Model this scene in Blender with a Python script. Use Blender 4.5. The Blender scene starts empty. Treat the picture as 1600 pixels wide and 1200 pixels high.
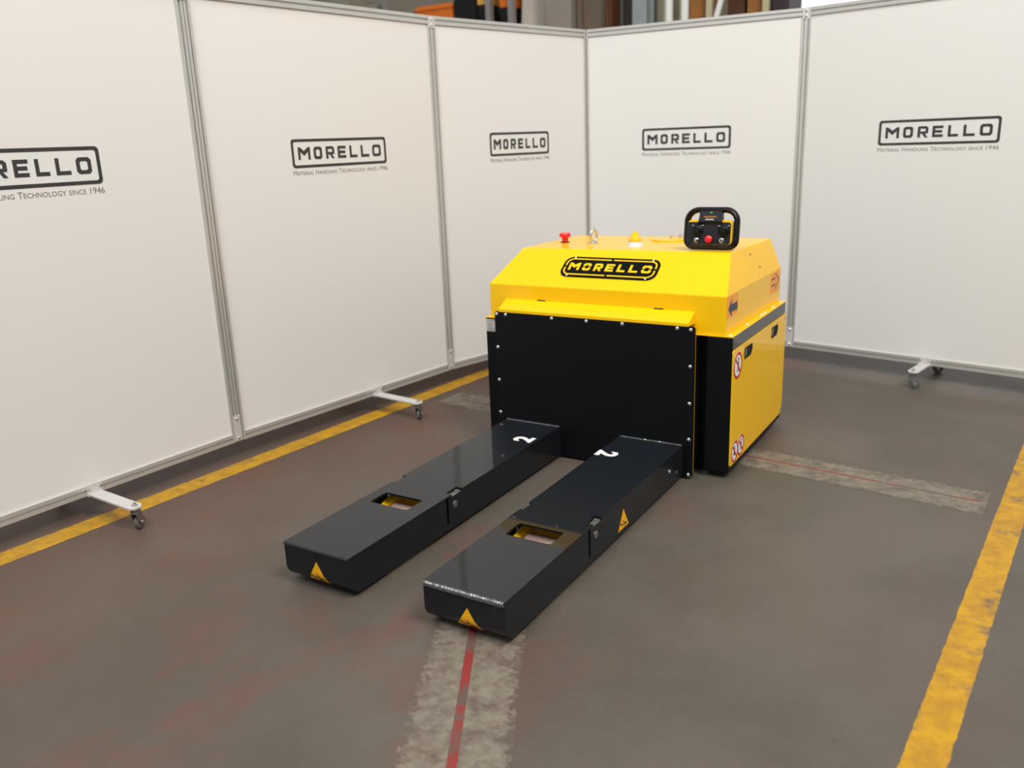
import bpy, math, random
from mathutils import Matrix, Vector

random.seed(7)
scene = bpy.context.scene
col = scene.collection

# ------------------------------------------------------------------ camera, world, lights, exposure
cam_data = bpy.data.cameras.new('camera')
cam_data.sensor_width = 36.0
cam_data.lens = 1336.7 / 1600 * 36.0
cam_data.clip_start = 0.05
cam_data.dof.use_dof = True
cam_data.dof.focus_distance = 3.25
cam_data.dof.aperture_fstop = 2.1
cam = bpy.data.objects.new('camera', cam_data)
cam.location = (1.71584, -3.46862, 1.5)
cam.rotation_euler = (1.294324, 0.037279, 0.541706)
col.objects.link(cam)
scene.camera = cam

world = bpy.data.worlds.new('hall_air')
scene.world = world
world.use_nodes = True
bg = world.node_tree.nodes['Background']
bg.inputs['Color'].default_value = (1.0, 0.98, 0.96, 1)
bg.inputs['Strength'].default_value = 0.54


def area(name, loc, target, sx, sy, power, color):
    d = bpy.data.lights.new(name, 'AREA')
    d.shape = 'RECTANGLE'
    d.size, d.size_y, d.energy, d.color = sx, sy, power, color
    o = bpy.data.objects.new(name, d)
    o.location = loc
    o.rotation_euler = (Vector(target) - Vector(loc)).to_track_quat('-Z', 'Y').to_euler()
    col.objects.link(o)
    return o


area('roof_light', (4.2, -2.0, 7.0), (-0.6, 0.4, 0.6), 2.6, 2.6, 590, (1.0, 0.93, 0.85))
area('roof_light', (-0.2, -5.2, 7.2), (0.4, 1.0, 0.8), 2.6, 2.6, 420, (0.86, 0.94, 1.0))

scene.view_settings.view_transform = 'Standard'
scene.view_settings.look = 'None'
scene.view_settings.gamma = 1.0
scene.view_settings.use_curve_mapping = False
scene.view_settings.exposure = -0.25


# ------------------------------------------------------------------ materials
def new_mat(name):
    m = bpy.data.materials.new(name)
    m.use_nodes = True
    return m, m.node_tree, m.node_tree.nodes['Principled BSDF']


def noise(nt, scale, detail=4.0, rough=0.55, vec=None):
    n = nt.nodes.new('ShaderNodeTexNoise')
    n.inputs['Scale'].default_value = scale
    n.inputs['Detail'].default_value = detail
    n.inputs['Roughness'].default_value = rough
    if vec is not None:
        nt.links.new(vec, n.inputs['Vector'])
    return n.outputs['Fac']


def ramp(nt, fac, p0, p1):
    n = nt.nodes.new('ShaderNodeMapRange')
    n.interpolation_type = 'SMOOTHSTEP'
    nt.links.new(fac, n.inputs['Value'])
    n.inputs['From Min'].default_value = p0
    n.inputs['From Max'].default_value = p1
    return n.outputs['Result']


def mixc(nt, fac, a, b):
    n = nt.nodes.new('ShaderNodeMix')
    n.data_type = 'RGBA'
    if isinstance(fac, float):
        n.inputs['Factor'].default_value = fac
    else:
        nt.links.new(fac, n.inputs['Factor'])
    for v, k in ((a, 'A'), (b, 'B')):
        s = [i for i in n.inputs if i.name == k and i.type == 'RGBA'][0]
        if isinstance(v, tuple):
            s.default_value = (*v, 1)
        else:
            nt.links.new(v, s)
    return [o for o in n.outputs if o.type == 'RGBA'][0]


def math_n(nt, op, a, b):
    n = nt.nodes.new('ShaderNodeMath')
    n.operation = op
    for i, v in enumerate((a, b)):
        if isinstance(v, (int, float)):
            n.inputs[i].default_value = v
        else:
            nt.links.new(v, n.inputs[i])
    return n.outputs[0]


def position(nt):
    return nt.nodes.new('ShaderNodeNewGeometry').outputs['Position']


def bump(nt, bsdf, h, strength, dist=0.001):
    b = nt.nodes.new('ShaderNodeBump')
    b.inputs['Strength'].default_value = strength
    b.inputs['Distance'].default_value = dist
    nt.links.new(h, b.inputs['Height'])
    nt.links.new(b.outputs['Normal'], bsdf.inputs['Normal'])


def plain(name, rgb, rough=0.5, metal=0.0, coat=0.0, vary=0.06, scale=18.0, coat_rough=0.04, peel=0.0, spec=0.5):
    m, nt, b = new_mat(name)
    obc = nt.nodes.new('ShaderNodeTexCoord').outputs['Object']
    f = noise(nt, scale, 3, 0.5, obc)
    dark = tuple(c * (1 - vary) for c in rgb)
    lite = tuple(min(1, c * (1 + vary)) for c in rgb)
    nt.links.new(mixc(nt, f, dark, lite), b.inputs['Base Color'])
    b.inputs['Roughness'].default_value = rough
    b.inputs['Metallic'].default_value = metal
    b.inputs['Specular IOR Level'].default_value = spec
    b.inputs['Coat Weight'].default_value = coat
    b.inputs['Coat Roughness'].default_value = coat_rough
    if peel:
        bump(nt, b, noise(nt, 260, 2, 0.5, obc), peel, 0.0004)
    return m


M = {}
M['yellow'] = plain('yellow_paint', (0.95, 0.553, 0.002), 0.5, coat=0.5, vary=0.02, peel=0.012, spec=0.12, coat_rough=0.02)
M['dark'] = plain('charcoal_paint', (0.0034, 0.0039, 0.0053), 0.45, vary=0.15, peel=0.04, spec=0.2)
M['fork'] = plain('anthracite_paint', (0.0095, 0.012, 0.0155), 0.45, coat=0.55, vary=0.12, peel=0.012, coat_rough=0.025, spec=0.12)
M['band'] = plain('grey_paint', (0.02, 0.022, 0.026), 0.4, coat=0.55, spec=0.15, vary=0.1, coat_rough=0.05)
M['black'] = plain('black_plastic', (0.0045, 0.0045, 0.005), 0.4, vary=0.1, spec=0.3)
M['emblem'] = plain('emblem_black', (0.003, 0.003, 0.003), 0.5, vary=0.1, spec=0.12)
M['void'] = plain('shadowed_interior_black', (0.003, 0.003, 0.003), 0.9, vary=0.1)
M['face'] = plain('black_panel_film', (0.012, 0.013, 0.015), 0.45, vary=0.1, spec=0.3)
M['red'] = plain('red_plastic', (0.75, 0.008, 0.01), 0.3, coat=0.3, vary=0.04)
M['white'] = plain('white_print', (0.85, 0.85, 0.85), 0.5, vary=0.03)
M['ink'] = plain('dark_print', (0.035, 0.032, 0.032), 0.55, vary=0.15)
M['greyink'] = plain('grey_print', (0.20, 0.185, 0.17), 0.6, vary=0.1)
M['orange'] = plain('orange_sticker', (0.95, 0.36, 0.012), 0.4, vary=0.04)
M['amber'] = plain('amber_sticker', (0.98, 0.46, 0.004), 0.4, vary=0.05)
M['navy'] = plain('navy_print', (0.045, 0.05, 0.09), 0.5, vary=0.08)
M['sticker_red'] = plain('red_print', (0.55, 0.006, 0.01), 0.4, vary=0.05)
M['steel'] = plain('zinc_steel', (0.66, 0.66, 0.65), 0.3, metal=0.9, vary=0.08)
M['dullsteel'] = plain('worn_steel', (0.30, 0.29, 0.28), 0.4, metal=0.8, vary=0.2)
M['weld'] = plain('painted_weld', (0.20, 0.21, 0.22), 0.25, metal=0.7, vary=0.5, scale=120)
M['alu'] = plain('aluminium_profile', (0.60, 0.59, 0.56), 0.42, metal=0.5, vary=0.06)
M['groove'] = plain('profile_groove', (0.10, 0.09, 0.07), 0.6, vary=0.2)
M['board'] = plain('white_laminate', (0.74, 0.725, 0.70), 0.5, vary=0.012, scale=3, spec=0.3)
M['arm'] = plain('light_grey_steel', (0.62, 0.60, 0.58), 0.4, metal=0.2, vary=0.05)
M['rubber'] = plain('grey_rubber', (0.11, 0.10, 0.09), 0.6, vary=0.15)
M['pu'] = plain('pinkish_polyurethane', (0.52, 0.33, 0.26), 0.45, vary=0.12, scale=30)
M['silver'] = plain('silver_label', (0.58, 0.55, 0.52), 0.4, metal=0.2, vary=0.05)
M['lens'] = plain('yellow_lens', (0.90, 0.50, 0.004), 0.2, coat=0.8, vary=0.03, spec=0.3)
M['hub'] = plain('hub_white', (0.72, 0.72, 0.75), 0.3, coat=0.3, vary=0.03)
M['led'] = plain('green_led', (0.15, 0.6, 0.12), 0.3)
# background
M['concrete'] = plain('pale_concrete', (0.30, 0.265, 0.23), 0.8, vary=0.12, scale=4)
M['brown'] = plain('brown_cladding', (0.16, 0.115, 0.08), 0.7, vary=0.25, scale=3)
M['rust'] = plain('rust_red_steel', (0.12, 0.035, 0.012), 0.7, vary=0.3)
M['darkgrey'] = plain('dark_recess_shade', (0.055, 0.047, 0.04), 0.7, vary=0.2)  # shade of the recess beside the column, given as a block's colour
M['bluegrey'] = plain('blue_grey_steel', (0.29, 0.33, 0.33), 0.6, vary=0.15)
M['cream'] = plain('cream_cladding', (0.50, 0.44, 0.28), 0.7, vary=0.08)
M['pipe'] = plain('white_pipe', (0.86, 0.86, 0.80), 0.5, vary=0.03)
M['card'] = plain('brown_cardboard', (0.30, 0.12, 0.025), 0.8, vary=0.25, scale=6)
M['darkcard'] = plain('dark_cardboard', (0.07, 0.024, 0.008), 0.8, vary=0.3, scale=6)
M['crate'] = plain('orange_plastic', (0.72, 0.16, 0.006), 0.5, vary=0.1)
M['amberbox'] = plain('amber_plastic', (0.75, 0.40, 0.06), 0.5, vary=0.1)
M['sack'] = plain('pale_sacking', (0.58, 0.52, 0.44), 0.9, vary=0.12, scale=5)
M['rack'] = plain('grey_rack_steel', (0.26, 0.23, 0.22), 0.5, vary=0.1)
M['plum'] = plain('plum_steel', (0.03, 0.012, 0.015), 0.6, vary=0.2)
M['hallwall'] = plain('hall_cladding', (0.30, 0.27, 0.20), 0.8, vary=0.1, scale=2)

mw, nt, b = new_mat('daylit_window')
b.inputs['Base Color'].default_value = (0.9, 0.92, 0.95, 1)
b.inputs['Emission Color'].default_value = (0.95, 0.97, 1.0, 1)
b.inputs['Emission Strength'].default_value = 1.0
M['window'] = mw


def floor_colour(nt):
    pos = position(nt)
    big = noise(nt, 1.1, 5, 0.6, pos)
    mid = noise(nt, 1.5, 7, 0.66, math_vec(nt, pos, (1.3, 4.4, 0), (1.5, 0.8, 1)))
    mid2 = noise(nt, 1.9, 5, 0.6, math_vec(nt, pos, (7.3, 2.1, 0)))
    fine = noise(nt, 60, 4, 0.6, pos)
    c = mixc(nt, ramp(nt, big, 0.35, 0.65), (0.086, 0.074, 0.060), (0.114, 0.097, 0.079))
    sx = nt.nodes.new('ShaderNodeSeparateXYZ')
    nt.links.new(pos, sx.inputs[0])
    red_fade = math_n(nt, 'MULTIPLY_ADD', ramp(nt, sx.outputs[0], 0.95, 0.15), 0.62)   # red patches fade out towards the right
    red_fade.node.inputs[2].default_value = 0.10
    c = mixc(nt, math_n(nt, 'MULTIPLY', ramp(nt, mid, 0.48, 0.64), red_fade), c, (0.145, 0.062, 0.046))
    c = mixc(nt, math_n(nt, 'MULTIPLY', ramp(nt, mid2, 0.50, 0.72), 0.45), c, (0.078, 0.075, 0.058))
    c = mixc(nt, math_n(nt, 'MULTIPLY', ramp(nt, fine, 0.50, 0.75), 0.16), c, (0.17, 0.145, 0.12))
    sep = nt.nodes.new('ShaderNodeSeparateXYZ')
    nt.links.new(pos, sep.inputs[0])
    # warm light's reddish tint put into the floor colour towards the left screens
    left = math_n(nt, 'MULTIPLY', ramp(nt, math_n(nt, 'ADD', sep.outputs[0], math_n(nt, 'MULTIPLY', big, 1.2)), 0.55, -1.0), 0.62)
    c = mixc(nt, left, c, (0.115, 0.060, 0.040))
    spots = noise(nt, 23, 2, 0.5, pos)
    c = mixc(nt, math_n(nt, 'MULTIPLY', ramp(nt, spots, 0.70, 0.76), 0.4), c, (0.06, 0.045, 0.04))
    return c, pos, fine


def math_vec(nt, v, off, sc=(1, 1, 1)):
    n = nt.nodes.new('ShaderNodeVectorMath')
    n.operation = 'MULTIPLY_ADD'
    nt.links.new(v, n.inputs[0])
    n.inputs[1].default_value = sc
    n.inputs[2].default_value = off
    return n.outputs[0]


def floor_mat(name, paint=None, paint2=None, wear=(0.3, 0.5), amount=1.0, edge=6.0, nscale=7.0, edge_noise=0.5, rough=0.5):
    m, nt, b = new_mat(name)
    c, pos, fine = floor_colour(nt)
    if paint:
        uv = nt.nodes.new('ShaderNodeTexCoord').outputs['UV']
        sep = nt.nodes.new('ShaderNodeSeparateXYZ')
        nt.links.new(uv, sep.inputs[0])
        u, v = sep.outputs[0], sep.outputs[1]
        du = math_n(nt, 'MINIMUM', u, math_n(nt, 'SUBTRACT', 1.0, u))
        ev = noise(nt, nscale * 3, 6, 0.65, pos)
        em = math_n(nt, 'ADD', math_n(nt, 'MULTIPLY', du, edge), math_n(nt, 'MULTIPLY', math_n(nt, 'SUBTRACT', ev, 0.5), edge_noise * 6))
        em = ramp(nt, em, 0.0, 0.6)
        wn = noise(nt, nscale, 7, 0.68, pos)
        mask = math_n(nt, 'MULTIPLY', math_n(nt, 'MULTIPLY', em, ramp(nt, wn, wear[0], wear[1])), amount)
        pc = mixc(nt, ramp(nt, noise(nt, nscale * 2.3, 6, 0.7, pos), 0.35, 0.65), paint, paint2 or paint)
        c = mixc(nt, mask, c, pc)
    nt.links.new(c, b.inputs['Base Color'])
    b.inputs['Roughness'].default_value = rough
    b.inputs['Specular IOR Level'].default_value = 0.35
    bump(nt, b, fine, 0.25, 0.0015)
    return m


M['floor'] = floor_mat('worn_concrete_floor')
M['floor_yellow'] = floor_mat('worn_yellow_line', (0.56, 0.30, 0.004), (0.40, 0.20, 0.010), (0.28, 0.46), 0.92, 14, 6, 0.35)
M['floor_bare'] = floor_mat('scraped_concrete', (0.235, 0.205, 0.158), (0.165, 0.140, 0.106), (0.30, 0.58), 0.9, 6, 13, 0.6, 0.6)
M['floor_red'] = floor_mat('worn_red_line', (0.28, 0.022, 0.022), (0.24, 0.03, 0.03), (0.42, 0.52), 0.9, 10, 5, 0.3)


# ------------------------------------------------------------------ mesh helpers
class MB:
    """collects shapes that become ONE mesh object"""
    def __init__(self):
        self.v, self.f = [], []

    def add(self, v, f, mat=None):
        o = len(self.v)
        self.v += [tuple(mat @ Vector(p)) if mat is not None else tuple(p) for p in v]
        self.f += [tuple(i + o for i in q) for q in f]
        return self

    def box(self, x0, x1, y0, y1, z0, z1, mat=None):
        v = [(x, y, z) for z in (z0, z1) for y in (y0, y1) for x in (x0, x1)]
        return self.add(v, [(0, 2, 3, 1), (4, 5, 7, 6), (0, 1, 5, 4), (2, 6, 7, 3), (0, 4, 6, 2), (1, 3, 7, 5)], mat)

    def loft(self, rings, cap=True, mat=None, closed=False):
        n = len(rings[0])
        v = [p for r in rings for p in r]
        f = []
        k = len(rings)
        for i in range(k if closed else k - 1):
            a, c = i * n, ((i + 1) % k) * n
            for j in range(n):
                f.append((a + j, a + (j + 1) % n, c + (j + 1) % n, c + j))
        if cap and not closed:
            f.append(tuple(range(n))[::-1])
            f.append(tuple((k - 1) * n + j for j in range(n)))
        return self.add(v, f, mat)

    def prism(self, poly, plane, t0, t1, mat=None):
        """poly in plane 'xy','xz','yz' extruded on the remaining axis"""
        def P(a, b, t):
            return {'xy': (a, b, t), 'xz': (a, t, b), 'yz': (t, a, b)}[plane]
        return self.loft([[P(a, b, t0) for a, b in poly], [P(a, b, t1) for a, b in poly]], True, mat)

    def cyl(self, p0, p1, r0, r1=None, n=16, mat=None):
        r1 = r0 if r1 is None else r1
        return self.stack(p0, p1, [(0, r0), (1, r1)], n, mat)

    def stack(self, p0, p1, prof, n=20, mat=None):
        """lathe about the axis p0->p1; prof = (fraction along, radius)"""
        p0, p1 = Vector(p0), Vector(p1)
        d = p1 - p0
        q = d.to_track_quat('Z', 'Y').to_matrix()
        L = d.length
        rings = []
        for t, r in prof:
            rings.append([p0 + q @ Vector((r * math.cos(2 * math.pi * j / n), r * math.sin(2 * math.pi * j / n), t * L)) for j in range(n)])
        return self.loft(rings, True, mat)

    def tube(self, path, r, n=10, closed=False, mat=None, flat=1.0):
        path = [Vector(p) for p in path]
        k = len(path)
        rings = []
        ref = Vector((0, 1, 0))
        for i, p in enumerate(path):
            if closed:
                t = path[(i + 1) % k] - path[i - 1]
            else:
                t = path[min(i + 1, k - 1)] - path[max(i - 1, 0)]
            t.normalize()
            a = ref - t * ref.dot(t)
            if a.length < 1e-4:
                a = Vector((1, 0, 0)) - t * t.x
            a.normalize()
            c = t.cross(a)
            rings.append([p + a * r * flat * math.cos(2 * math.pi * j / n) + c * r * math.sin(2 * math.pi * j / n) for j in range(n)])
        return self.loft(rings, True, mat, closed)

    def build(self, name, mat, parent=None, bevel=0.0, smooth=False, seg=2):
        me = bpy.data.meshes.new(name)
        me.from_pydata(self.v, [], self.f)
        me.validate()
        import bmesh as _b
        bm = _b.new()
        bm.from_mesh(me)
        _b.ops.recalc_face_normals(bm, faces=bm.faces)
        bm.to_mesh(me)
        bm.free()
        me.materials.append(M[mat] if isinstance(mat, str) else mat)
        o = bpy.data.objects.new(name, me)
        col.objects.link(o)
        if parent is not None:
            o.parent = parent
        if bevel:
            md = o.modifiers.new('bevel', 'BEVEL')
            md.width = bevel
            md.segments = seg
            md.limit_method = 'ANGLE'
            md.angle_limit = math.radians(35)
        if smooth:
            for p in me.polygons:
                p.use_smooth = True
            try:
                me.set_sharp_from_angle(angle=math.radians(40))
            except Exception:
                pass
        return o


def filled(outlines, depth):
    """flat shape with holes (even-odd) in local XY, thickness 0..depth; returns verts, faces"""
    cu = bpy.data.curves.new('outline', 'CURVE')
    cu.dimensions = '2D'
    cu.fill_mode = 'BOTH'
    cu.extrude = depth / 2
    for pts in outlines:
        s = cu.splines.new('POLY')
        s.points.add(len(pts) - 1)
        for p, (x, y) in zip(s.points, pts):
            p.co = (x, y, 0, 1)
        s.use_cyclic_u = True
    o = bpy.data.objects.new('outline', cu)
    me = bpy.data.meshes.new_from_object(o)
    v = [(p.co.x, p.co.y, p.co.z + depth / 2) for p in me.vertices]
    f = [tuple(p.vertices) for p in me.polygons]
    bpy.data.objects.remove(o)
    bpy.data.curves.remove(cu)
    bpy.data.meshes.remove(me)
    return v, f


def text_shape(body, depth, small_caps=False, offset=0.0):
    cu = bpy.data.curves.new('lettering', 'FONT')
    cu.body = body
    cu.extrude = depth / 2
    cu.offset = offset
    cu.resolution_u = 3
    if small_caps:
        cu.small_caps_scale = 0.78
        for ch in cu.body_format:
            ch.use_small_caps = True
    o = bpy.data.objects.new('lettering', cu)
    me = bpy.data.meshes.new_from_object(o)
    v = [(p.co.x, p.co.y, p.co.z + depth / 2) for p in me.vertices]
    f = [tuple(p.vertices) for p in me.polygons]
    bpy.data.objects.remove(o)
    bpy.data.curves.remove(cu)
    bpy.data.meshes.remove(me)
    x0, x1 = min(p[0] for p in v), max(p[0] for p in v)
    y0, y1 = min(p[1] for p in v), max(p[1] for p in v)
    return [((x - x0) / (x1 - x0), (y - y0) / (y1 - y0), z) for x, y, z in v], f


def rrect(x0, y0, x1, y1, r, n=6):
    out = []
    rs = r if isinstance(r, tuple) else (r, r, r, r)
    for (cx, cy, a), q in zip(((x1, y1, 0), (x0, y1, 90), (x0, y0, 180), (x1, y0, 270)), rs):
        sx = -1 if cx == x1 else 1
        sy = -1 if cy == y1 else 1
        for k in range(n + 1):
            t = math.radians(a + 90 * k / n)
            out.append((cx + sx * q + q * math.cos(t), cy + sy * q + q * math.sin(t)))
    return out


def circle(cx, cy, r, n=28):
    return [(cx + r * math.cos(2 * math.pi * k / n), cy + r * math.sin(2 * math.pi * k / n)) for k in range(n)]


def stroke(path, w):
    """open polyline -> outline polygon of constant width"""
    L, Rr = [], []
    k = len(path)
    for i in range(k):
        p = Vector(path[i])
        ds = []
        if i > 0:
            ds.append((p - Vector(path[i - 1])).normalized())
        if i < k - 1:
            ds.append((Vector(path[i + 1]) - p).normalized())
        t = sum(ds, Vector((0, 0))).normalized()
        n = Vector((-t.y, t.x))
        m = w / 2 / max(0.5, n.dot(Vector((-ds[0].y, ds[0].x))))
        L.append(tuple(p + n * m))
        Rr.append(tuple(p - n * m))
    return L + Rr[::-1]


def place(origin, ex, ey, ez=None):
    """matrix taking local x,y,(z out) to world axes at origin"""
    ex, ey = Vector(ex).normalized(), Vector(ey).normalized()
    ez = ex.cross(ey).normalized() if ez is None else Vector(ez).normalized()
    m = Matrix.Identity(4)
    for i in range(3):
        m[i][0], m[i][1], m[i][2], m[i][3] = ex[i], ey[i], ez[i], origin[i]
    return m


def decal(name, outlines, mat, parent, mtx, depth=0.0008, lift=0.0, extra=None):
    mb = MB()
    mm = mtx @ Matrix.Translation((0, 0, lift))
    v, f = filled(outlines, depth)
    mb.add(v, f, mm)
    for ol in (extra or []):
        v, f = filled(ol, depth)
        mb.add(v, f, mm)
    return mb.build(name, mat, parent)


def empty(name, loc=(0, 0, 0), rz=0.0, rx=0.0):
    o = bpy.data.objects.new(name, None)
    o.location = loc
    o.rotation_euler = (rx, 0, rz)
    o.empty_display_size = 0.1
    col.objects.link(o)
    return o


def tag(o, label=None, cat=None, group=None, kind=None):
    for k, val in (('label', label), ('category', cat), ('group', group), ('kind', kind)):
        if val:
            o[k] = val
    return o


# letters of the word on the emblem and the screens: unit boxes (width, outlines)
def letter(ch, w, s, stencil=False):
    c = 0.16
    if ch == 'O':
        outer = [(c, 0), (w - c, 0), (w, c), (w, 1 - c), (w - c, 1), (c, 1), (0, 1 - c), (0, c)]
        k = c * 0.5
        inner = [(s + k, s), (w - s - k, s), (w - s, s + k), (w - s, 1 - s - k), (w - s - k, 1 - s), (s + k, 1 - s), (s, 1 - s - k), (s, s + k)]
        if not stencil:
            return [[outer, inner]]
        g = 0.07
        top = [(0, .5 + g), (s, .5 + g), (s, 1 - s - k), (s + k, 1 - s), (w - s - k, 1 - s), (w - s, 1 - s - k), (w - s, .5 + g), (w, .5 + g), (w, 1 - c), (w - c, 1), (c, 1), (0, 1 - c)]
        bot = [(0, .5 - g), (0, c), (c, 0), (w - c, 0), (w, c), (w, .5 - g), (w - s, .5 - g), (w - s, s + k), (w - s - k, s), (s + k, s), (s, s + k), (s, .5 - g)]
        return [[top], [bot]]
    if ch == 'M':
        return [[[(0, 0), (s, 0), (s, 1 - 1.6 * s), (w / 2, .30), (w - s, 1 - 1.6 * s), (w - s, 0), (w, 0), (w, 1), (w - s * .9, 1), (w / 2, .30 + 1.7 * s), (s * .9, 1), (0, 1)]]]
    if ch == 'R':
        outer = [(0, 0), (s, 0), (s, .34), (w * .42, .34), (w - s * 1.15, 0), (w, 0), (w * .70, .34), (w - .06, .34), (w, .42), (w, 1 - c), (w - c, 1), (c * .5, 1), (0, 1 - c * .5)]
        inner = [(s, .34 + s * .85), (w - s, .34 + s * .85), (w - s, 1 - s * .95), (s, 1 - s * .95)]
        return [[outer, inner]]
    if ch == 'E':
        h = s / 2
        return [[[(0, 0), (w, 0), (w, s), (s, s), (s, .5 - h), (w * .92, .5 - h), (w * .92, .5 + h), (s, .5 + h), (s, 1 - s), (w, 1 - s), (w, 1), (0, 1)]]]
    return [[[(0, 0), (w, 0), (w, s), (s, s), (s, 1), (0, 1)]]]


WORD = [('M', .058, .177), ('O', .212, .296), ('R', .335, .423), ('E', .458, .546), ('L', .585, .669), ('L', .708, .800), ('O', .838, .935)]


def word_shapes(W, H, y0, h, s, stencil=False, x0=0.0, scale=1.0):
    out = []
    for ch, a, bb in WORD:
        xa = x0 + W * (0.5 + (a - .4965) * scale)
        wid = W * (bb - a) * scale
        for shape in letter(ch, wid / h, s, stencil):
            out.append([[(xa + x * h, y0 + y * h) for x, y in o] for o in shape])
    return out


# ------------------------------------------------------------------ the setting
fl = MB()
fl.add([(-14, -9, 0), (9, -9, 0), (9, 12, 0), (-14, 12, 0)], [(0, 1, 2, 3)])
floor = fl.build('floor', 'floor')
floor['kind'] = 'structure'


def floor_patch(name, quad, mat, z=0.0006, label=None):
    """strip on the floor; quad = left0,right0,right1,left1; uv.x across"""
    n = 24
    me = bpy.data.meshes.new(name)
    a, b_, c, d = [Vector(p) for p in quad]
    v, f = [], []
    for i in range(n + 1):
        t = i / n
        for q in (a.lerp(d, t), b_.lerp(c, t)):
            v.append((q.x, q.y, z))
    for i in range(n):
        f.append((2 * i, 2 * i + 1, 2 * i + 3, 2 * i + 2))
    me.from_pydata(v, [], f)
    uv = me.uv_layers.new(name='UVMap')
    for lp in me.loops:
        uv.data[lp.index].uv = (lp.vertex_index % 2, (lp.vertex_index // 2) / n)
    me.materials.append(M[mat])
    o = bpy.data.objects.new(name, me)
    col.objects.link(o)
    o.parent = floor
    if label:
        o['label'] = label
    return o


def ln(x, y0, y, k=0.0787):
    return x + k * (y - y0)


floor_patch('yellow_line', [(ln(-1.682, -1.964, -6), -6), (ln(-1.557, -1.964, -6), -6), (ln(-1.557, -1.964, 5), 5), (ln(-1.682, -1.964, 5), 5)], 'floor_yellow', label='worn yellow line running under the left screens')
floor_patch('yellow_line', [(ln(1.572, -1.46, -5), -5), (ln(1.677, -1.46, -5), -5), (ln(1.677, -1.46, 2.6), 2.6), (ln(1.572, -1.46, 2.6), 2.6)], 'floor_yellow', label='yellow line on the open floor right of the machine')
floor_patch('bare_strip', [(-1.28, .505), (-1.26, .755), (1.676, .410), (1.656, .150)], 'floor_bare', 0.0004, label='pale scraped strip crossing under the machine')
floor_patch('bare_strip', [(.14, -1.42), (.44, -1.36), (.94, -2.36), (.64, -2.44)], 'floor_bare', 0.0004, label='pale scraped strip in front of the right fork')
floor_patch('red_line', [(-1.18, .612), (-1.18, .624), (1.64, .296), (1.64, .284)], 'floor_red', 0.0008, label='thin worn red line along the crossing strip')
floor_patch('red_line', [(.288, -1.47), (.312, -1.457), (.735, -2.235), (.711, -2.248)], 'floor_red', 0.0008, label='red line in front of the right fork')


def struct(name, mb, mat, bevel=0.0):
    o = mb.build(name, mat, None, bevel)
    o['kind'] = 'structure'
    return o


# hall shell behind the screens
wb = MB().box(-14, 9, 9.0, 9.25, 0, 6.5)
struct('wall_back', wb, 'hallwall')
wn = MB().box(-1.50, 7.5, 8.90, 8.97, 2.2, 5.2)
wo = struct('window_1', wn, 'window')
wf = MB()
for x in (-1.54, 2.2, 4.6, 7.5):
    wf.box(x - .03, x + .03, 8.86, 8.99, 2.2, 5.2)
wf.box(-1.57, 7.53, 8.86, 8.99, 2.12, 2.2)
wf.box(-1.57, 7.53, 8.86, 8.99, 5.2, 5.28)
wf.build('window_frame', 'arm', wo)

# ------------------------------------------------------------------ display screens on casters
ZP, ZT = 0.10, 2.214


def rail(mb, x0, x1, z0, z1, horizontal):
    """aluminium profile with a slot on the room side (local -y)"""
    d = 0.016
    if horizontal:
        h = z1 - z0
        prof = [(-d, z0), (d, z0), (d, z1), (-d, z1), (-d, z0 + .62 * h), (-d + .010, z0 + .62 * h), (-d + .010, z0 + .38 * h), (-d, z0 + .38 * h)]
        mb.prism(prof, 'yz', x0, x1)
    else:
        w = x1 - x0
        prof = [(x0, -d), (x0 + .38 * w, -d), (x0 + .38 * w, -d + .010), (x0 + .62 * w, -d + .010), (x0 + .62 * w, -d), (x1, -d), (x1, d), (x0, d)]
        mb.prism(prof, 'xy', z0, z1)


def caster_parts(root, x, arm, sign):
    """arm, swivel fork and wheel on the side sign (-1 = room side)"""
    arms = MB()
    hw = .031
    arms.prism([(x - hw, sign * .012), (x + hw, sign * .012), (x + hw, sign * (arm - .004)), (x + .016, sign * (arm + .018)), (x - .016, sign * (arm + .018)), (x - hw, sign * (arm - .004))], 'xy', .096, .106)
    arms.box(x - .036, x + .036, sign * .010, sign * .020, .094, .148)
    a = arms.build('caster_arm', 'arm', root, 0.002)
    yc = sign * (arm - .004)
    for p, q, prof in (((x, yc, .106), (x, yc, .122), [(0, .012), (.5, .012), (.55, .006), (1, .006)]),
                       ((x - .026, sign * .020, .130), (x - .026, sign * .026, .130), [(0, .007), (1, .006)]),
                       ((x + .026, sign * .020, .130), (x + .026, sign * .026, .130), [(0, .007), (1, .006)])):
        MB().stack(p, q, prof, 10).build('bolt', 'steel', a)
    sw = Matrix.Translation((x, yc, 0)) @ Matrix.Rotation(math.radians(27), 4, 'Z')
    fk = MB()
    fk.stack((0, 0, .076), (0, 0, .096), [(0, .021), (.35, .021), (.4, .015), (.6, .015), (.65, .020), (1, .020)], 14, sw)
    for s in (-1, 1):
        fk.prism([(-.020, .078), (.016, .078), (.026, .026), (.006, .022), (-.018, .060)], 'xz', s * .0135 - .0015, s * .0135 + .0015, sw)
    fk.build('caster_fork', 'dullsteel', a)
    wh = MB()
    cx = .014
    wh.stack((cx, -.010, .031), (cx, .010, .031), [(0, .022), (.05, .028), (.2, .031), (.8, .031), (.95, .028), (1, .022)], 22, sw)
    wh.build('wheel', 'rubber', a, smooth=True)
    hb = MB()
    hb.stack((cx, -.018, .031), (cx, .018, .031), [(0, .006), (.14, .006), (.15, .012), (.85, .012), (.86, .006), (1, .006)], 12, sw)
    hb.build('axle', 'steel', a)


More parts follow.
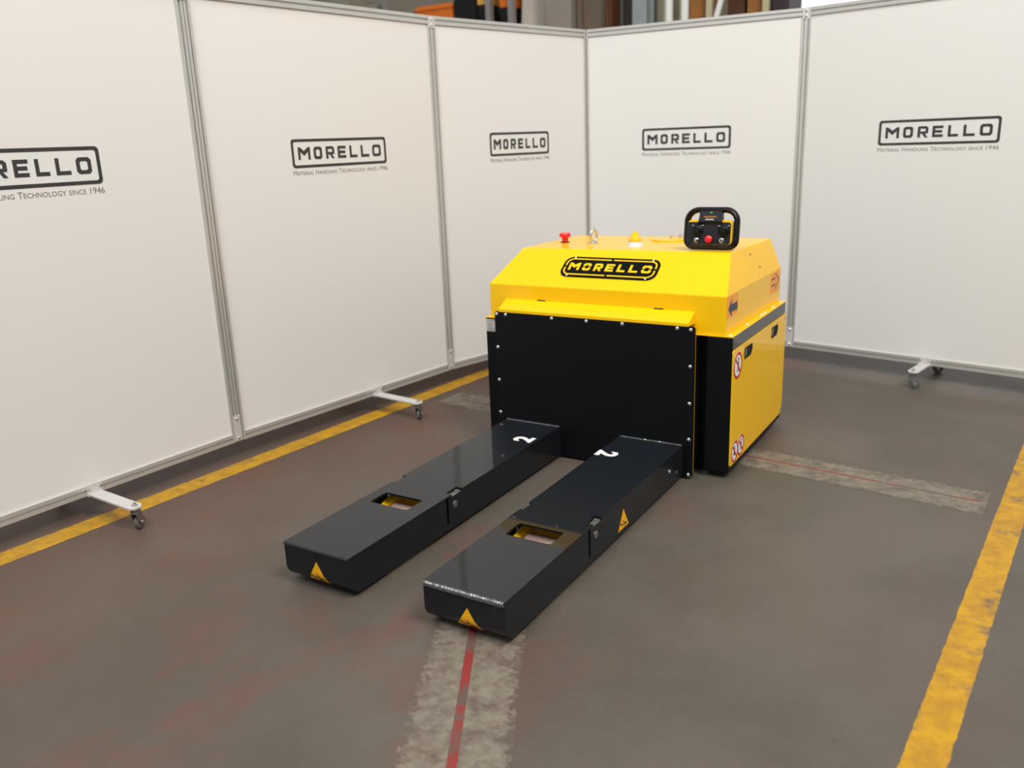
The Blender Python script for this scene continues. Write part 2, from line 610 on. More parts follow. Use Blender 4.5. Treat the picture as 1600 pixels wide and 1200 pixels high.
def screen(A, B, label, logo, casters, joint=True, post=.026):
    A, B = Vector(A), Vector(B)
    d = B - A
    w = d.length
    root = empty('display_screen', (A.x, A.y, 0), math.atan2(d.y, d.x))
    tag(root, label, 'screen', 'white display screens on casters')
    g = .002
    MB().box(post * .7 + g, w - post * .7 - g, -.006, .006, ZP + .03, ZT - .03).build('board', 'board', root)
    for nm, x0, x1 in (('post', g, post + g), ('post', w - post - g, w - g)):
        m = MB()
        rail(m, x0, x1, ZP, ZT, False)
        m.build(nm, 'alu', root)
    for nm, z0, z1 in (('bottom_rail', ZP, ZP + .042), ('top_rail', ZT - .046, ZT)):
        m = MB()
        rail(m, g + post, w - post - g, z0, z1, True)
        m.build(nm, 'alu', root)
    # printed logo: local x along the board, y up, facing -y
    x0, x1, z0, z1 = logo
    W, H = x1 - x0, z1 - z0
    mt = place((x0, -.006, z0), (1, 0, 0), (0, 0, 1), (0, -1, 0))
    t = .10 * H
    decal('logo_frame', [rrect(0, 0, W, H, .12 * H), rrect(t, t, W - t, H - t, .07 * H)], 'ink', root, mt)
    sh = word_shapes(W, H, .28 * H, .44 * H, .235)
    decal('logo_lettering', sh[0], 'ink', root, mt, extra=sh[1:])
    v, f = text_shape('Material Handling Technology since 1946', .0008, True)
    tg = MB()
    tg.add([(x * W, -.25 * H + y * .165 * H, z) for x, y, z in v], f, mt)
    tg.build('tagline', 'greyink', root)
    for cx, arm in casters:
        for s in (-1, 1):
            caster_parts(root, cx, arm, s)
    if joint:   # connector plates that clamp this screen to the next one
        for z0, z1 in ((ZP + .004, ZP + .135), (ZT - .065, ZT - .002)):
            c = MB().box(w - .026, w + .016, -.0195, -.0165, z0, z1).build('connector_plate', 'arm', root, .001)
            for zz in (z0 + .016, z1 - .016):
                bb = MB()
                bb.stack((w - .006, -.0195, zz), (w - .006, -.0255, zz), [(0, .009), (.6, .008), (1, .004)], 10)
                bb.build('bolt', 'steel', c)
    return root


J0, J1, J2, J3 = (-1.617, -.715), (-1.425, .872), (-1.083, 2.205), (.382, 2.293)
a1, a5 = math.radians(86.2), math.radians(-11.2)
JL = (J0[0] - 1.6 * math.cos(a1), J0[1] - 1.6 * math.sin(a1))
JR = (J3[0] + 1.6 * math.cos(a5), J3[1] + 1.6 * math.sin(a5))
screen(JL, J0, 'white display screen nearest the camera at far left, its logo cut off', (.451, 1.107, 1.394, 1.545), [(.835, .318)], True, .036)
screen(J0, J1, 'white display screen in the middle of the left row, between two others', (.513, 1.170, 1.408, 1.551), [(.95, .345)], True, .032)
screen(J1, J2, 'white display screen at the far end of the left row, meeting the corner', (.432, .979, 1.411, 1.557), [(.72, .34)], False)
screen(J2, J3, 'white display screen on the back side, directly behind the yellow machine', (.416, 1.024, 1.403, 1.548), [(.62, .30)], True)
screen(J3, JR, 'white display screen at far right of the back side, caster visible below it', (.480, 1.132, 1.393, 1.535), [(.862, .22)], False)

# ------------------------------------------------------------------ the machine
mach = empty('pallet_mover', (0.03, 0.4, 0))
tag(mach, 'yellow and charcoal fork pallet mover standing on the workshop floor', 'machine')


class Under:
    """parent that keeps world coordinates for parts of the machine"""


def mpart(mb, name, mat, parent=None, **kw):
    o = mb.build(name, mat, None, **kw)
    p = parent or mach
    o.parent = p
    o.matrix_parent_inverse = Matrix.Translation((-0.03, -0.4, 0)) if p is mach else Matrix.Identity(4)
    return o


def mdecal(name, outlines, mat, parent, mtx, depth=.0008, lift=0.0, extra=None):
    o = decal(name, outlines, mat, None, mtx, depth, lift, extra)
    p = parent or mach
    o.parent = p
    o.matrix_parent_inverse = Matrix.Translation((-0.03, -0.4, 0)) if p is mach else Matrix.Identity(4)
    return o


# NB sub-parts hang under parts that sit at identity in machine space, so they need no own inverse
def top_z(x, y):
    return .979 + .008 * (x + .5) / 1.07 - .007 * (y - .295) / .63


HX0, HX1, HY0, HY1 = -.576, .6217, .0759, .965
hz0, hz1 = .659, .829
TX0, TX1, TY0, TY1 = -.502, .567, .2954, .9265
hood = MB()
ring0 = [(HX0, HY0, hz0), (HX1, HY0, hz0), (HX1, HY1, hz0), (HX0, HY1, hz0)]
ring1 = [(HX0, HY0, hz1 - .002), (HX1, HY0, hz1 + .001), (HX1, HY1, hz1 + .001), (HX0, HY1, hz1 - .002)]
ring2 = [(x, y, top_z(x, y)) for x, y in ((TX0, TY0), (TX1, TY0), (TX1 + .006, TY1), (TX0 - .006, TY1))]
hood.loft([ring0, ring1, ring2])
hood_o = mpart(hood, 'hood', 'yellow', bevel=.004)

CX0, CX1, CY0, CY1 = -.604, .655, .0688, .957
fla = MB().box(CX0, CX1 + .001, CY0 - .001, CY1 + .001, .6535, .660)
mpart(fla, 'hood_flange', 'yellow', bevel=.0015)
ch = MB()
ch.box(-.53, .54, .115, CY1, .035, .6535)
ch.box(CX0, -.53, CY0, CY1, .035, .6535)
ch.box(.54, CX1, CY0, CY1, .035, .6535)
chassis = mpart(ch, 'chassis', 'dark', bevel=.004)
bd = MB().box(CX1 - .001, CX1 + .0012, CY0 + .002, CY1, .600, .6530)
mpart(bd, 'side_band', 'band').__setitem__('label', 'glossy dark grey band above the side panel')
for i, (x, y) in enumerate(((.640, .085), (.637, .340), (.638, .568), (.639, .627), (.639, .774))):
    s = MB().stack((x, y, .660), (x, y, .6645), [(0, .0075), (.5, .0065), (1, .003)], 10)
    mpart(s, 'flange_bolt', 'white')
for sx in (-1, 1):
    for y in (.22, .80):
        w_ = MB().stack((.028 + sx * .5 - .04, y, .07), (.028 + sx * .5 + .04, y, .07), [(0, .055), (.08, .068), (.15, .07), (.85, .07), (.92, .068), (1, .055)], 24)
        mpart(w_, 'drive_wheel', 'rubber')

# side panel with latches, stickers (local: x -> +y world, y -> z world, out = +x)
SIDE = place((CX1, 0, 0), (0, 1, 0), (0, 0, 1), (1, 0, 0))
latches = [[(.236, .5215), (.335, .5215), (.3575, .545), (.3575, .571), (.2455, .574), (.236, .566)],
           [(.690, .5195), (.785, .5195), (.805, .541), (.805, .570), (.695, .575), (.690, .566)]]
outline = rrect(.0700, .062, .9650, .5965, (.012, .012, .012, .05))
sp = MB()
v, f = filled([outline] + latches, .0045)
sp.add(v, f, SIDE)
side = mpart(sp, 'side_panel', 'yellow', bevel=.0012)
side['label'] = 'yellow side panel with two black pull latches'
for lt in latches:
    cx = sum(p[0] for p in lt) / 6
    cz = sum(p[1] for p in lt) / 6
    cup = MB()
    v, f = filled([[(cx + (x - cx) * .985, cz + (y - cz) * .97) for x, y in lt]], .0035)
    cup.add(v, f, SIDE)
    v, f = filled([lt, [(cx + (x - cx) * .93, cz + (y - cz) * .86) for x, y in lt]], .0062)
    cup.add(v, f, SIDE)
    lo = mpart(cup, 'latch', 'void', side)
    pd = MB()
    v, f = filled([rrect(cx - .044, cz - .018, cx - .020, cz + .014, .004)], .001)
    pd.add(v, f, SIDE @ Matrix.Translation((0, 0, .0036)))
    v, f = filled([[(cx - .045, cz + .0165), (cx + .0, cz + .0165), (cx + .0, cz + .0195), (cx - .045, cz + .0195)]], .001)
    pd.add(v, f, SIDE @ Matrix.Translation((0, 0, .0036)))
    mpart(pd, 'latch_lever', 'dullsteel', side)
for x, y in ((.950, .572), (.085, .078), (.945, .085)):
    sc_ = MB().stack((CX1 + .0045, x, y), (CX1 + .0065, x, y), [(0, .006), (1, .004)], 8)
    mpart(sc_, 'screw', 'dullsteel', side)


def prohibition(cy, cz, r, glyphs, parent, mtx):
    # disc, ring, bar and pictogram, one sticker
    mdecal('prohibition_sticker', [circle(cy, cz, r)], 'white', parent, mtx, .0006, .0045)
    ring = [circle(cy, cz, r), circle(cy, cz, r * .80)]
    k = r * .86 * math.sqrt(.5)
    bar = stroke([(cy - k, cz + k), (cy + k, cz - k)], r * .17)
    mdecal('prohibition_glyph', glyphs[0], 'ink', parent, mtx, .0004, .0051, extra=glyphs[1:])
    mdecal('prohibition_ring', ring, 'sticker_red', parent, mtx, .0004, .0054, extra=[[bar]])


def figure(cy, cz, r):
    return [[circle(cy + .12 * r, cz + .45 * r, .13 * r, 12)],
            [[(cy - .05 * r, cz + .3 * r), (cy + .22 * r, cz + .26 * r), (cy + .2 * r, cz - .1 * r), (cy + .32 * r, cz - .5 * r), (cy + .2 * r, cz - .52 * r), (cy + .05 * r, cz - .15 * r), (cy - .12 * r, cz - .5 * r), (cy - .24 * r, cz - .47 * r), (cy - .04 * r, cz - .06 * r)]]]


def boot(cy, cz, r):
    return [[[(cy - .35 * r, cz - .3 * r), (cy + .35 * r, cz - .42 * r), (cy + .4 * r, cz - .28 * r), (cy + .05 * r, cz - .05 * r), (cy + .1 * r, cz + .5 * r), (cy - .2 * r, cz + .5 * r), (cy - .18 * r, cz)]]]


prohibition(.140, .517, .060, figure(.140, .517, .060), side, SIDE)
prohibition(.136, .117, .050, boot(.136, .117, .050), side, SIDE)
prohibition(.229, .118, .050, figure(.229, .118, .050), side, SIDE)

# arrows on the hood's side face
HS = place((HX1, 0, 0), (0, 1, 0), (0, 0, 1), (1, 0, 0))
mdecal('arrow_sticker', [[(.078, .733), (.235, .733), (.235, .826), (.078, .826)]], 'orange', None, HS)
mdecal('arrow', [[(.098, .769), (.150, .815), (.142, .786), (.228, .786), (.228, .750), (.144, .752), (.153, .728)]], 'navy', None, HS, lift=.0008)
mdecal('arrow_sticker', [[(.775, .720), (.950, .720), (.950, .824), (.775, .824)]], 'orange', None, HS)
oa = [(.79, .792), (.86, .792), (.86, .815), (.935, .776), (.86, .738), (.86, .760), (.79, .760)]
mdecal('arrow_outline', stroke(oa[:3], .006) and [stroke(oa[:2], .007)], 'navy', None, HS, lift=.0008,
       extra=[[stroke([oa[5], oa[6]], .007)], [stroke(oa[2:5], .006)]])
for x, y, z in ((.579, .539, .949), (.603, .625, .880)):
    hs = MB().stack((x, y, z), (x + .006, y, z + .002), [(0, .005), (1, .005)], 8)
    mpart(hs, 'screw', 'dullsteel')

# emblem plate on the sloping hood face (local x -> +x, y up the slope)
sl = Vector((0, TY0 - HY0, .983 - hz1))
su = sl.normalized()
sn = Vector((0, -su.z, su.y))
k0 = Vector((0, HY0, hz1 - .0005))
EM = place(k0 + sn * .001, (1, 0, 0), su, sn)
ex0, ex1 = -.222, .268
ey0, ey1 = .070, .207
emb = mpart(MB().add(*filled([rrect(ex0, ey0, ex1, ey1, .045)], .004), EM), 'emblem_plate', 'emblem')
emb['label'] = 'black emblem plate with yellow stencil lettering'
LE = EM @ Matrix.Translation((0, 0, .004))
W, H = ex1 - ex0, ey1 - ey0
sh = word_shapes(W, H, ey0 + .325 * H, .36 * H, .25, True, ex0, .98)
mdecal('emblem_lettering', sh[0], 'yellow', emb, LE, extra=sh[1:])
# inner yellow frame line, broken at the middle of every side
q = .0165
fr = rrect(ex0 + q, ey0 + q, ex1 - q, ey1 - q, .031, 5)
cxm, cym = (ex0 + ex1) / 2, (ey0 + ey1) / 2
g = .006
corners = [fr[0:6], fr[6:12], fr[12:18], fr[18:24]]
ends = [((ex1 - q, cym + g), (cxm + g, ey1 - q)), ((cxm - g, ey1 - q), (ex0 + q, cym + g)), ((ex0 + q, cym - g), (cxm - g, ey0 + q)), ((cxm + g, ey0 + q), (ex1 - q, cym - g))]
strokes = [[stroke([e[0]] + c + [e[1]], .0075)] for e, c in zip(ends, corners)]
mdecal('emblem_border', strokes[0], 'yellow', emb, LE, extra=strokes[1:])
for x, y in ((ex0 + .045, ey1 - .0075), (ex1 - .045, ey1 - .0075), (ex0 + .045, ey0 + .0075), (ex1 - .045, ey0 + .0075)):
    p = LE @ Vector((x, y, 0))
    n_ = LE.to_3x3() @ Vector((0, 0, 1))
    mpart(MB().stack(p, p + n_ * .004, [(0, .006), (.6, .005), (1, .002)], 10), 'bolt', 'steel', emb)

# sloping yellow cover between hood and front plate
lip = MB()
lip.loft([[(-.484, HY0 + .002, .7575), (-.484, -.001, .7185), (-.484, -.001, .703), (-.484, HY0 + .002, .703)],
          [(.482, HY0 + .002, .7575), (.482, -.001, .7185), (.482, -.001, .703), (.482, HY0 + .002, .703)]])
lip_o = mpart(lip, 'plate_cover', 'yellow', bevel=.002)
for x in (-.284, .314):
    mpart(MB().box(x - .022, x + .022, HY0 - .003, HY0 + .001, .7560, .7600), 'slot', 'void', lip_o)

# front plate, its yellow backing frame, bolts
PW = .506
fp = MB()
v, f = filled([rrect(-PW, .012, PW + .004, .7055, .014)], .012)
FP = place((0, .012, 0), (1, 0, 0), (0, 0, 1), (0, -1, 0))
fp.add(v, f, FP)
plate = mpart(fp, 'front_plate', 'dark', bevel=.001)
plate['label'] = 'large charcoal bolted front plate'
mpart(MB().box(-.50, .5102, .0125, .0155, .03, .704), 'backing_frame', 'yellow')
mpart(MB().box(-.46, .50, .030, .115, .06, .65), 'mast', 'dark')
for x, z in ((-.494, .692), (-.443, .692), (-.189, .692), (-.008, .692), (.171, .693), (.430, .693), (.492, .691),
             (.492, .5275), (.492, .3585), (.492, .191), (.492, .023), (-.494, .5265), (-.494, .359), (-.494, .191), (-.494, .023)):
    mpart(MB().stack((x, 0, z), (x, -.006, z), [(0, .0085), (.4, .0085), (.75, .0065), (1, .003)], 12), 'bolt', 'steel', plate, smooth=True)

# name plate at the chassis' left front edge
NP = place((0, CY0, 0), (1, 0, 0), (0, 0, 1), (0, -1, 0))
npl = mdecal('name_plate', [[(-.602, .585), (-.533, .585), (-.533, .647), (-.602, .647)]], 'silver', None, NP, .0015)
rows = []
for k, (a, c) in enumerate(((-.597, -.540), (-.592, -.575), (-.592, -.566), (-.592, -.572), (-.592, -.560), (-.592, -.552))):
    z = .638 - k * .0085 - (.006 if k else 0)
    rows.append([[(a, z), (c, z), (c, z + .003), (a, z + .003)]])
mdecal('print_rows', rows[0], 'greyink', npl, NP, .0004, .0015, extra=rows[1:])


# forks ------------------------------------------------------------
def weld(parent, p0, p1, r, mat='weld', step=.0085):
    p0, p1 = Vector(p0), Vector(p1)
    n = max(3, int((p1 - p0).length / step))
    mb = MB()
    d = (p1 - p0).normalized()
    prof = []
    for i in range(n * 2 + 1):
        t = i / (n * 2)
        prof.append((t, r * ((1.0 if i % 2 else .72) + random.uniform(-.12, .12))))
    mb.stack(p0, p1, prof, 7)
    return mpart(mb, 'weld_bead', mat, parent, smooth=True)


def pinch(parent, mtx, cx, y0, w, h, lift=.0012, curve=None):
    """yellow warning triangle with a black crushed-hand pictogram"""
    tri = [(cx - w / 2, y0), (cx + w / 2, y0), (cx, y0 + h)]
    s = [[[(cx - .34 * w, y0 + .32 * h), (cx - .28 * w, y0 + .37 * h), (cx - .12 * w, y0 + .24 * h), (cx + .02 * w, y0 + .26 * h), (cx + .0 * w, y0 + .20 * h), (cx - .16 * w, y0 + .18 * h)]],
         [[(cx + .02 * w, y0 + .20 * h), (cx + .12 * w, y0 + .26 * h), (cx + .30 * w, y0 + .20 * h), (cx + .31 * w, y0 + .12 * h), (cx + .14 * w, y0 + .12 * h)]],
         [stroke([(cx - .04 * w, y0 + .42 * h), (cx - .03 * w, y0 + .33 * h), (cx + .08 * w, y0 + .30 * h)], .035 * w)],
         [stroke([(cx - .02 * w, y0 + .14 * h), (cx + .06 * w, y0 + .10 * h), (cx + .08 * w, y0 + .04 * h)], .035 * w)]]
    mdecal('warning_sticker', [tri], 'amber', parent, mtx, .0006, lift)
    mdecal('warning_pictogram', s[0], 'ink', parent, mtx, .0004, lift + .0006, extra=s[1:])


FZ, FB, FY, T = .1597, .016, -1.53, .008


def fork(x0, x1, hole, notch_sides, label):
    mb = MB()
    ny0, ny1, nd = -.918, -.845, .030
    # top plate with roller window and lever notches
    outl = [(x0, FY), (x1, FY), (x1, ny0), (x1 - nd, ny0), (x1 - nd, ny1), (x1, ny1), (x1, 0), (x0, 0), (x0, ny1), (x0 + nd * .5, ny1), (x0 + nd * .5, ny0), (x0, ny0)]
    v, f = filled([outl, rrect(hole[0], hole[2], hole[1], hole[3], .012, 4)], T)
    mb.add(v, f, Matrix.Translation((0, 0, FZ - T)))
    # side cheeks: rounded toe, slot and notch
    r = .055
    toe = [(FY + r - r * math.cos(a), FB + r - r * math.sin(a)) for a in [math.radians(d) for d in range(0, 91, 10)]]
    zt = FZ - T
    chk = toe + [(0, FB), (0, zt), (ny1, zt), (ny1, zt - .003), (ny0, zt - .003), (ny0, zt), (-.942, zt), (-.942, .045), (-.947, .040), (-.953, .040), (-.958, .045), (-.958, zt), (FY, zt)]
    for xa, xb in ((x0, x0 + T), (x1 - T, x1)):
        v, f = filled([chk], T)
        mb.add(v, f, place((xa, 0, 0), (0, 1, 0), (0, 0, 1), (1, 0, 0)))
    # front toe plate follows the rounded profile
    outer = [(FY, zt)] + toe + [(-1.30, FB)]
    r2 = r - T
    inner = [(FY + r - r2 * math.cos(a), FB + r - r2 * math.sin(a)) for a in [math.radians(d) for d in range(0, 91, 10)]]
    prof = outer + [(-1.30, FB + T)] + inner[::-1] + [(FY + T, zt)]
    v, f = filled([prof], x1 - x0 - 2 * T)
    mb.add(v, f, place((x0 + T, 0, 0), (0, 1, 0), (0, 0, 1), (1, 0, 0)))
    o = mpart(mb, 'fork', 'fork', bevel=.0014)
    o['label'] = label
    # roller and its yellow carrier seen through the window
    hx0, hx1, hy0, hy1 = hole
    ry = -.985
    rl = MB()
    rl.stack((hx0 + .004, ry, .058), (hx1 - .030, ry, .058), [(0, .032), (.02, .042), (.05, .045), (.95, .045), (.98, .042), (1, .032)], 28)
    mpart(rl, 'load_roller', 'pu', o, smooth=True)
    cr = MB()
    cr.box(hx0 - .01, hx1 - .060, -.932, -.922, .030, .148)
    cr.box(hx1 - .042, hx1 - .030, -.932, -.922, .030, .148)
    cr.box(hx1 - .004, hx1 + .012, -.932, -.922, .030, .148)
    ya, yb = -1.055, -.922
    cr.loft([[(hx0 - .030, ya, .030), (hx0 - .016, ya, .030), (hx0 - .016, ya, .085), (hx0 - .030, ya, .095)],
             [(hx0 - .014, yb, .030), (hx0 + .018, yb, .030), (hx0 + .018, yb, .132), (hx0 - .014, yb, .148)]])
    cr.box(hx1 + .012, hx1 + .022, ya, yb, .03, .14)
    mpart(cr, 'roller_carrier', 'yellow', o, bevel=.002)
    # lever ends in the notches, pivot bolt heads on the cheeks
    for xa, xb in ((x1 - nd + .002, x1 - .002), (x0 + .002, x0 + nd * .5 - .002)):
        lv = MB()
        lv.box(xa, xb, ny0 + .004, ny1 - .004, .120, .1500)
        lv.box(xa + .002, xb - .002, ny1 - .022, ny1 - .010, .1500, .1545)
        mpart(lv, 'lever', 'dullsteel', o, bevel=.002)
    mpart(MB().stack((x1, -.900, .112), (x1 + .005, -.900, .112), [(0, .015), (.6, .015), (1, .012)], 18), 'pivot_bolt', 'dullsteel', o)
    weld(o, (x0 + .004, -.004, FZ), (x1 - .004, -.004, FZ), .005)
    return o


fL = fork(-.460, -.157, (-.4095, -.225, -1.120, -1.017), 2, 'left charcoal fork arm')
fR = fork(.157, .465, (.219, .404, -1.127, -1.024), 2, 'right charcoal fork arm')
weld(fR, (.160, FY - .001, FZ - .006), (.462, FY - .001, FZ - .006), .0085)
mpart(MB().box(.159, .463, FY - .007, FY + .004, FZ - .0155, FZ - .009), 'weld_edge', 'weld', fR, bevel=.002)
mpart(MB().stack((-.458, FY + .001, FZ - .006), (-.159, FY + .001, FZ - .006), [(0, .006), (1, .006)], 8), 'weld_bead', 'band', fL, smooth=True)
FRONT = place((0, FY, 0), (1, 0, 0), (0, 0, 1), (0, -1, 0))
RS = place((.465, 0, 0), (0, 1, 0), (0, 0, 1), (1, 0, 0))


# the toe stickers wrap on the curved plate: bend the flat shape onto the rounded profile
def bend(o):
    r = .055
    for vert in o.data.vertices:
        x, y, z = vert.co
        lift = FY - y
        s = FB + r - z
        if s > 0:
            a = s / r
            vert.co.y = FY + r - (r + lift) * math.cos(a)
            vert.co.z = FB + r - (r + lift) * math.sin(a)


def toe_sticker(parent, cx, top, w, h):
    rows_ = 10
    for nm, mat, lift, mode in (('warning_sticker', 'amber', .0006, 0), ('warning_pictogram', 'ink', .0011, 1)):
        mb = MB()
        if mode == 0:
            vs, fs = [], []
            for i in range(rows_ + 1):
                t = i / rows_
                hw_ = w / 2 * t + .0004
                for s in (-1, 1):
                    vs.append((cx + s * hw_, FY - lift, top - h * t))
            for i in range(rows_):
                fs.append((2 * i, 2 * i + 1, 2 * i + 3, 2 * i + 2))
            mb.add(vs, fs)
        else:
            y0 = top - h
            ss = [[(cx - .34 * w, y0 + .30 * h), (cx - .28 * w, y0 + .36 * h), (cx - .12 * w, y0 + .25 * h), (cx + .02 * w, y0 + .28 * h), (cx, y0 + .21 * h), (cx - .16 * w, y0 + .18 * h)],
                  [(cx + .04 * w, y0 + .22 * h), (cx + .13 * w, y0 + .28 * h), (cx + .30 * w, y0 + .22 * h), (cx + .31 * w, y0 + .13 * h), (cx + .14 * w, y0 + .13 * h)],
                  stroke([(cx - .05 * w, y0 + .44 * h), (cx - .03 * w, y0 + .35 * h), (cx + .08 * w, y0 + .32 * h)], .035 * w),
                  stroke([(cx - .02 * w, y0 + .15 * h), (cx + .06 * w, y0 + .11 * h), (cx + .08 * w, y0 + .04 * h)], .035 * w)]
            for s_ in ss:
                v, f = filled([s_], .0004)
                mb.add(v, f, FRONT @ Matrix.Translation((0, 0, lift)))
        o = mpart(mb, nm, mat, parent)
        bend(o)


toe_sticker(fR, .3245, .104, .100, .080)
toe_sticker(fL, -.310, .112, .100, .084)
pinch(fR, RS, -.655, .036, .098, .080)

# white numerals, one turned each way
for parent, cx, cy, ang in ((fL, -.226, -.232, 90), (fR, .204, -.240, -90)):
    v, f = text_shape('2', .0006, False, .045)
    a = math.radians(ang)
    mb = MB()
    mt = Matrix.Translation((cx, cy, FZ)) @ Matrix.Rotation(a, 4, 'Z')
    mb.add([((x - .5) * .066, (y - .5) * .098, z) for x, y, z in v], f, mt)
    mpart(mb, 'numeral', 'white', parent)
mpart(MB().stack((.465, -.162, .092), (.470, -.162, .092), [(0, .009), (.6, .008), (1, .004)], 10), 'bolt', 'steel', fR)

# fittings on top of the hood --------------------------------------
tz = lambda x, y: top_z(x, y) - .0005
# emergency stop
x, y = -.401, .555
z = tz(x, y)
es = mpart(MB().stack((x, y, z), (x, y, z + .006), [(0, .024), (.7, .024), (1, .020)], 20), 'emergency_stop', 'black')
mpart(MB().stack((x, y, z + .006), (x, y, z + .052), [(0, .017), (.10, .016), (.45, .017), (.52, .028), (.62, .030), (.85, .030), (.97, .026), (1, .016)], 24), 'stop_button', 'red', es, smooth=True)
# lifting eye
x, y = -.226, .537
z = tz(x, y)
eb = MB()
eb.stack((x, y, z), (x, y, z + .012), [(0, .024), (.3, .024), (1, .014)], 18)
a = math.radians(70)
eb.tube([(x + .022 * math.cos(t) * math.cos(a), y + .022 * math.cos(t) * math.sin(a), z + .040 + .030 * math.sin(t)) for t in [2 * math.pi * i / 28 for i in range(28)]], .0075, 10, True)
mpart(eb, 'lifting_eye', 'steel', smooth=True)
# beacon
x, y = .035, .462
z = tz(x, y)
be = mpart(MB().stack((x, y, z), (x, y, z + .024), [(0, .042), (.12, .042), (.16, .037), (1, .033)], 24), 'beacon', 'hub', smooth=True)
mpart(MB().stack((x, y, z + .024), (x, y, z + .076), [(0, .029), (.03, .032), (.30, .032), (.34, .0305), (.80, .013), (.93, .007), (1, .002)], 24), 'beacon_lens', 'lens', be, smooth=True)
# round cover with a cable gland
x, y = .098, .765
z = tz(x, y)
cv = mpart(MB().stack((x, y, z), (x, y, z + .008), [(0, .090), (.4, .092), (.9, .092), (1, .086)], 36), 'round_cover', 'yellow')
gl = MB()
gl.stack((x + .035, y + .06, z + .008), (x + .035, y + .06, z + .026), [(0, .012), (.5, .012), (.55, .007), (1, .006)], 12)
gl.tube([(x + .035, y + .06, z + .024), (x + .01, y + .058, z + .020), (x - .02, y + .055, z + .012), (x + .0, y + .03, z + .010)], .003, 6)
mpart(gl, 'cable_gland', 'steel', cv, smooth=True)

# ------------------------------------------------------------------ radio remote standing on the hood
rx, ry_ = .449, .352
rem = empty('remote_control', (rx, ry_, top_z(rx, ry_) + .004), math.radians(3), math.radians(-9))
tag(rem, 'black and yellow radio remote control with red button standing on the hood', 'remote control')


def loop(w, h, rt, rb, n=7):
    return rrect(-w / 2, 0, w / 2, h, (rt, rt, rb, rb), n)


fr_ = MB()
pts = loop(.228, .166, .052, .032)
fr_.tube([(x, .012, z + .014) for x, z in pts], .0135, 12, True, None, 1.7)
mfr = fr_.build('carry_frame', 'black', rem, smooth=True)
hs = MB()
prof = rrect(-.106, .022, .098, .135, .018, 4)
hs.loft([[(x, -.006, z) for x, z in prof], [(x, .044, z) for x, z in prof], [(x * .93, .052, .078 + (z - .078) * .93) for x, z in prof]])
hs.build('housing', 'yellow', rem)
fa = MB()
v, f = filled([rrect(-.109, .024, .092, .124, .012, 4)], .020)
fa.add(v, f, place((0, -.0005 + .008, 0), (1, 0, 0), (0, 0, 1), (0, -1, 0)))
face = fa.build('control_face', 'face', rem, .001)
FYY = -.0125
cn = MB()
cn.loft([[(-.060, -.012, .112), (.056, -.012, .112), (.056, .030, .112), (-.060, .030, .112)],
         [(-.056, -.020, .124), (.052, -.020, .124), (.052, .030, .124), (-.056, .030, .124)],
         [(-.052, -.012, .176), (.048, -.012, .176), (.048, .020, .178), (-.052, .020, .178)]])
con = cn.build('display_console', 'black', rem, .003)
MB().box(-.032, .026, -.0185, -.0150, .143, .151).build('display_strip', 'card', con)
MB().box(-.024, .014, -.0195, -.0160, .133, .138).build('display_label', 'arm', con)
MB().box(-.004, .005, -.0160, -.0125, .164, .169).build('indicator_lamp', 'led', con)
for sx_, lean in ((-.060, .006), (.060, .004)):
    kx = sx_ + .002
    kb = MB()
    kb.stack((kx, -.0125, .087), (kx, -.028, .086), [(0, .026), (.5, .025), (1, .018)], 18)
    kb.loft([[(kx - .009, -.026, .074), (kx + .012, -.026, .074), (kx + .012, -.026, .100), (kx - .009, -.026, .100)],
             [(kx - .004 + lean, -.056, .076), (kx + .012 + lean, -.056, .076), (kx + .012 + lean, -.056, .098), (kx - .004 + lean, -.056, .098)]])
    kb.build('joystick', 'black', rem, .002)
    for dx, dz in ((-.022, .108), (.022, .109)):
        MB().box(kx + dx - .005, kx + dx + .005, -.0138, -.0125, dz - .0012, dz + .0012).build('tick_mark', 'arm', face)
bt = MB()
bt.stack((-.002, -.0125, .047), (-.002, -.034, .047), [(0, .011), (.3, .011), (.35, .016), (.8, .0165), (1, .011)], 20)
bt.build('stop_button', 'red', rem, smooth=True)
for sx_, nm in ((-.061, 'toggle_switch'), (.054, 'key_switch')):
    sw = MB()
    sw.stack((sx_, -.0125, .043), (sx_, -.019, .043), [(0, .0105), (.6, .0105), (1, .007)], 14)
    s_o = sw.build(nm, 'steel', rem, smooth=True)
    if nm == 'toggle_switch':
        MB().stack((sx_, -.019, .043), (sx_ + .010, -.031, .040), [(0, .003), (1, .005)], 10).build('toggle_lever', 'black', s_o)
    else:
        MB().box(sx_ - .002, sx_ + .005, -.0205, -.018, .037, .049).build('key_slot', 'black', s_o)
    MB().box(sx_ - .008, sx_ + .008, -.0138, -.0125, .0285, .0305).build('switch_mark', 'greyink', face)

# ------------------------------------------------------------------ things in the hall, seen above the screens
YB = 5.5


def simple(name, mb, mat, label, cat, group=None, bevel=.01):
    o = mb.build(name, mat, None, bevel)
    return tag(o, label, cat, group)


def hollow(mb, x0, x1, y0, y1, z0, z1, t=.03):
    """open topped crate"""
    mb.box(x0, x1, y0, y1, z0, z0 + t)
    mb.box(x0, x1, y0, y0 + t, z0 + t, z1)
    mb.box(x0, x1, y1 - t, y1, z0 + t, z1)
    mb.box(x0, x0 + t, y0 + t, y1 - t, z0 + t, z1)
    mb.box(x1 - t, x1, y0 + t, y1 - t, z0 + t, z1)
    mb.box(x0 - .015, x1 + .015, y0 - .015, y0 + .01, z1 - .06, z1 - .02)


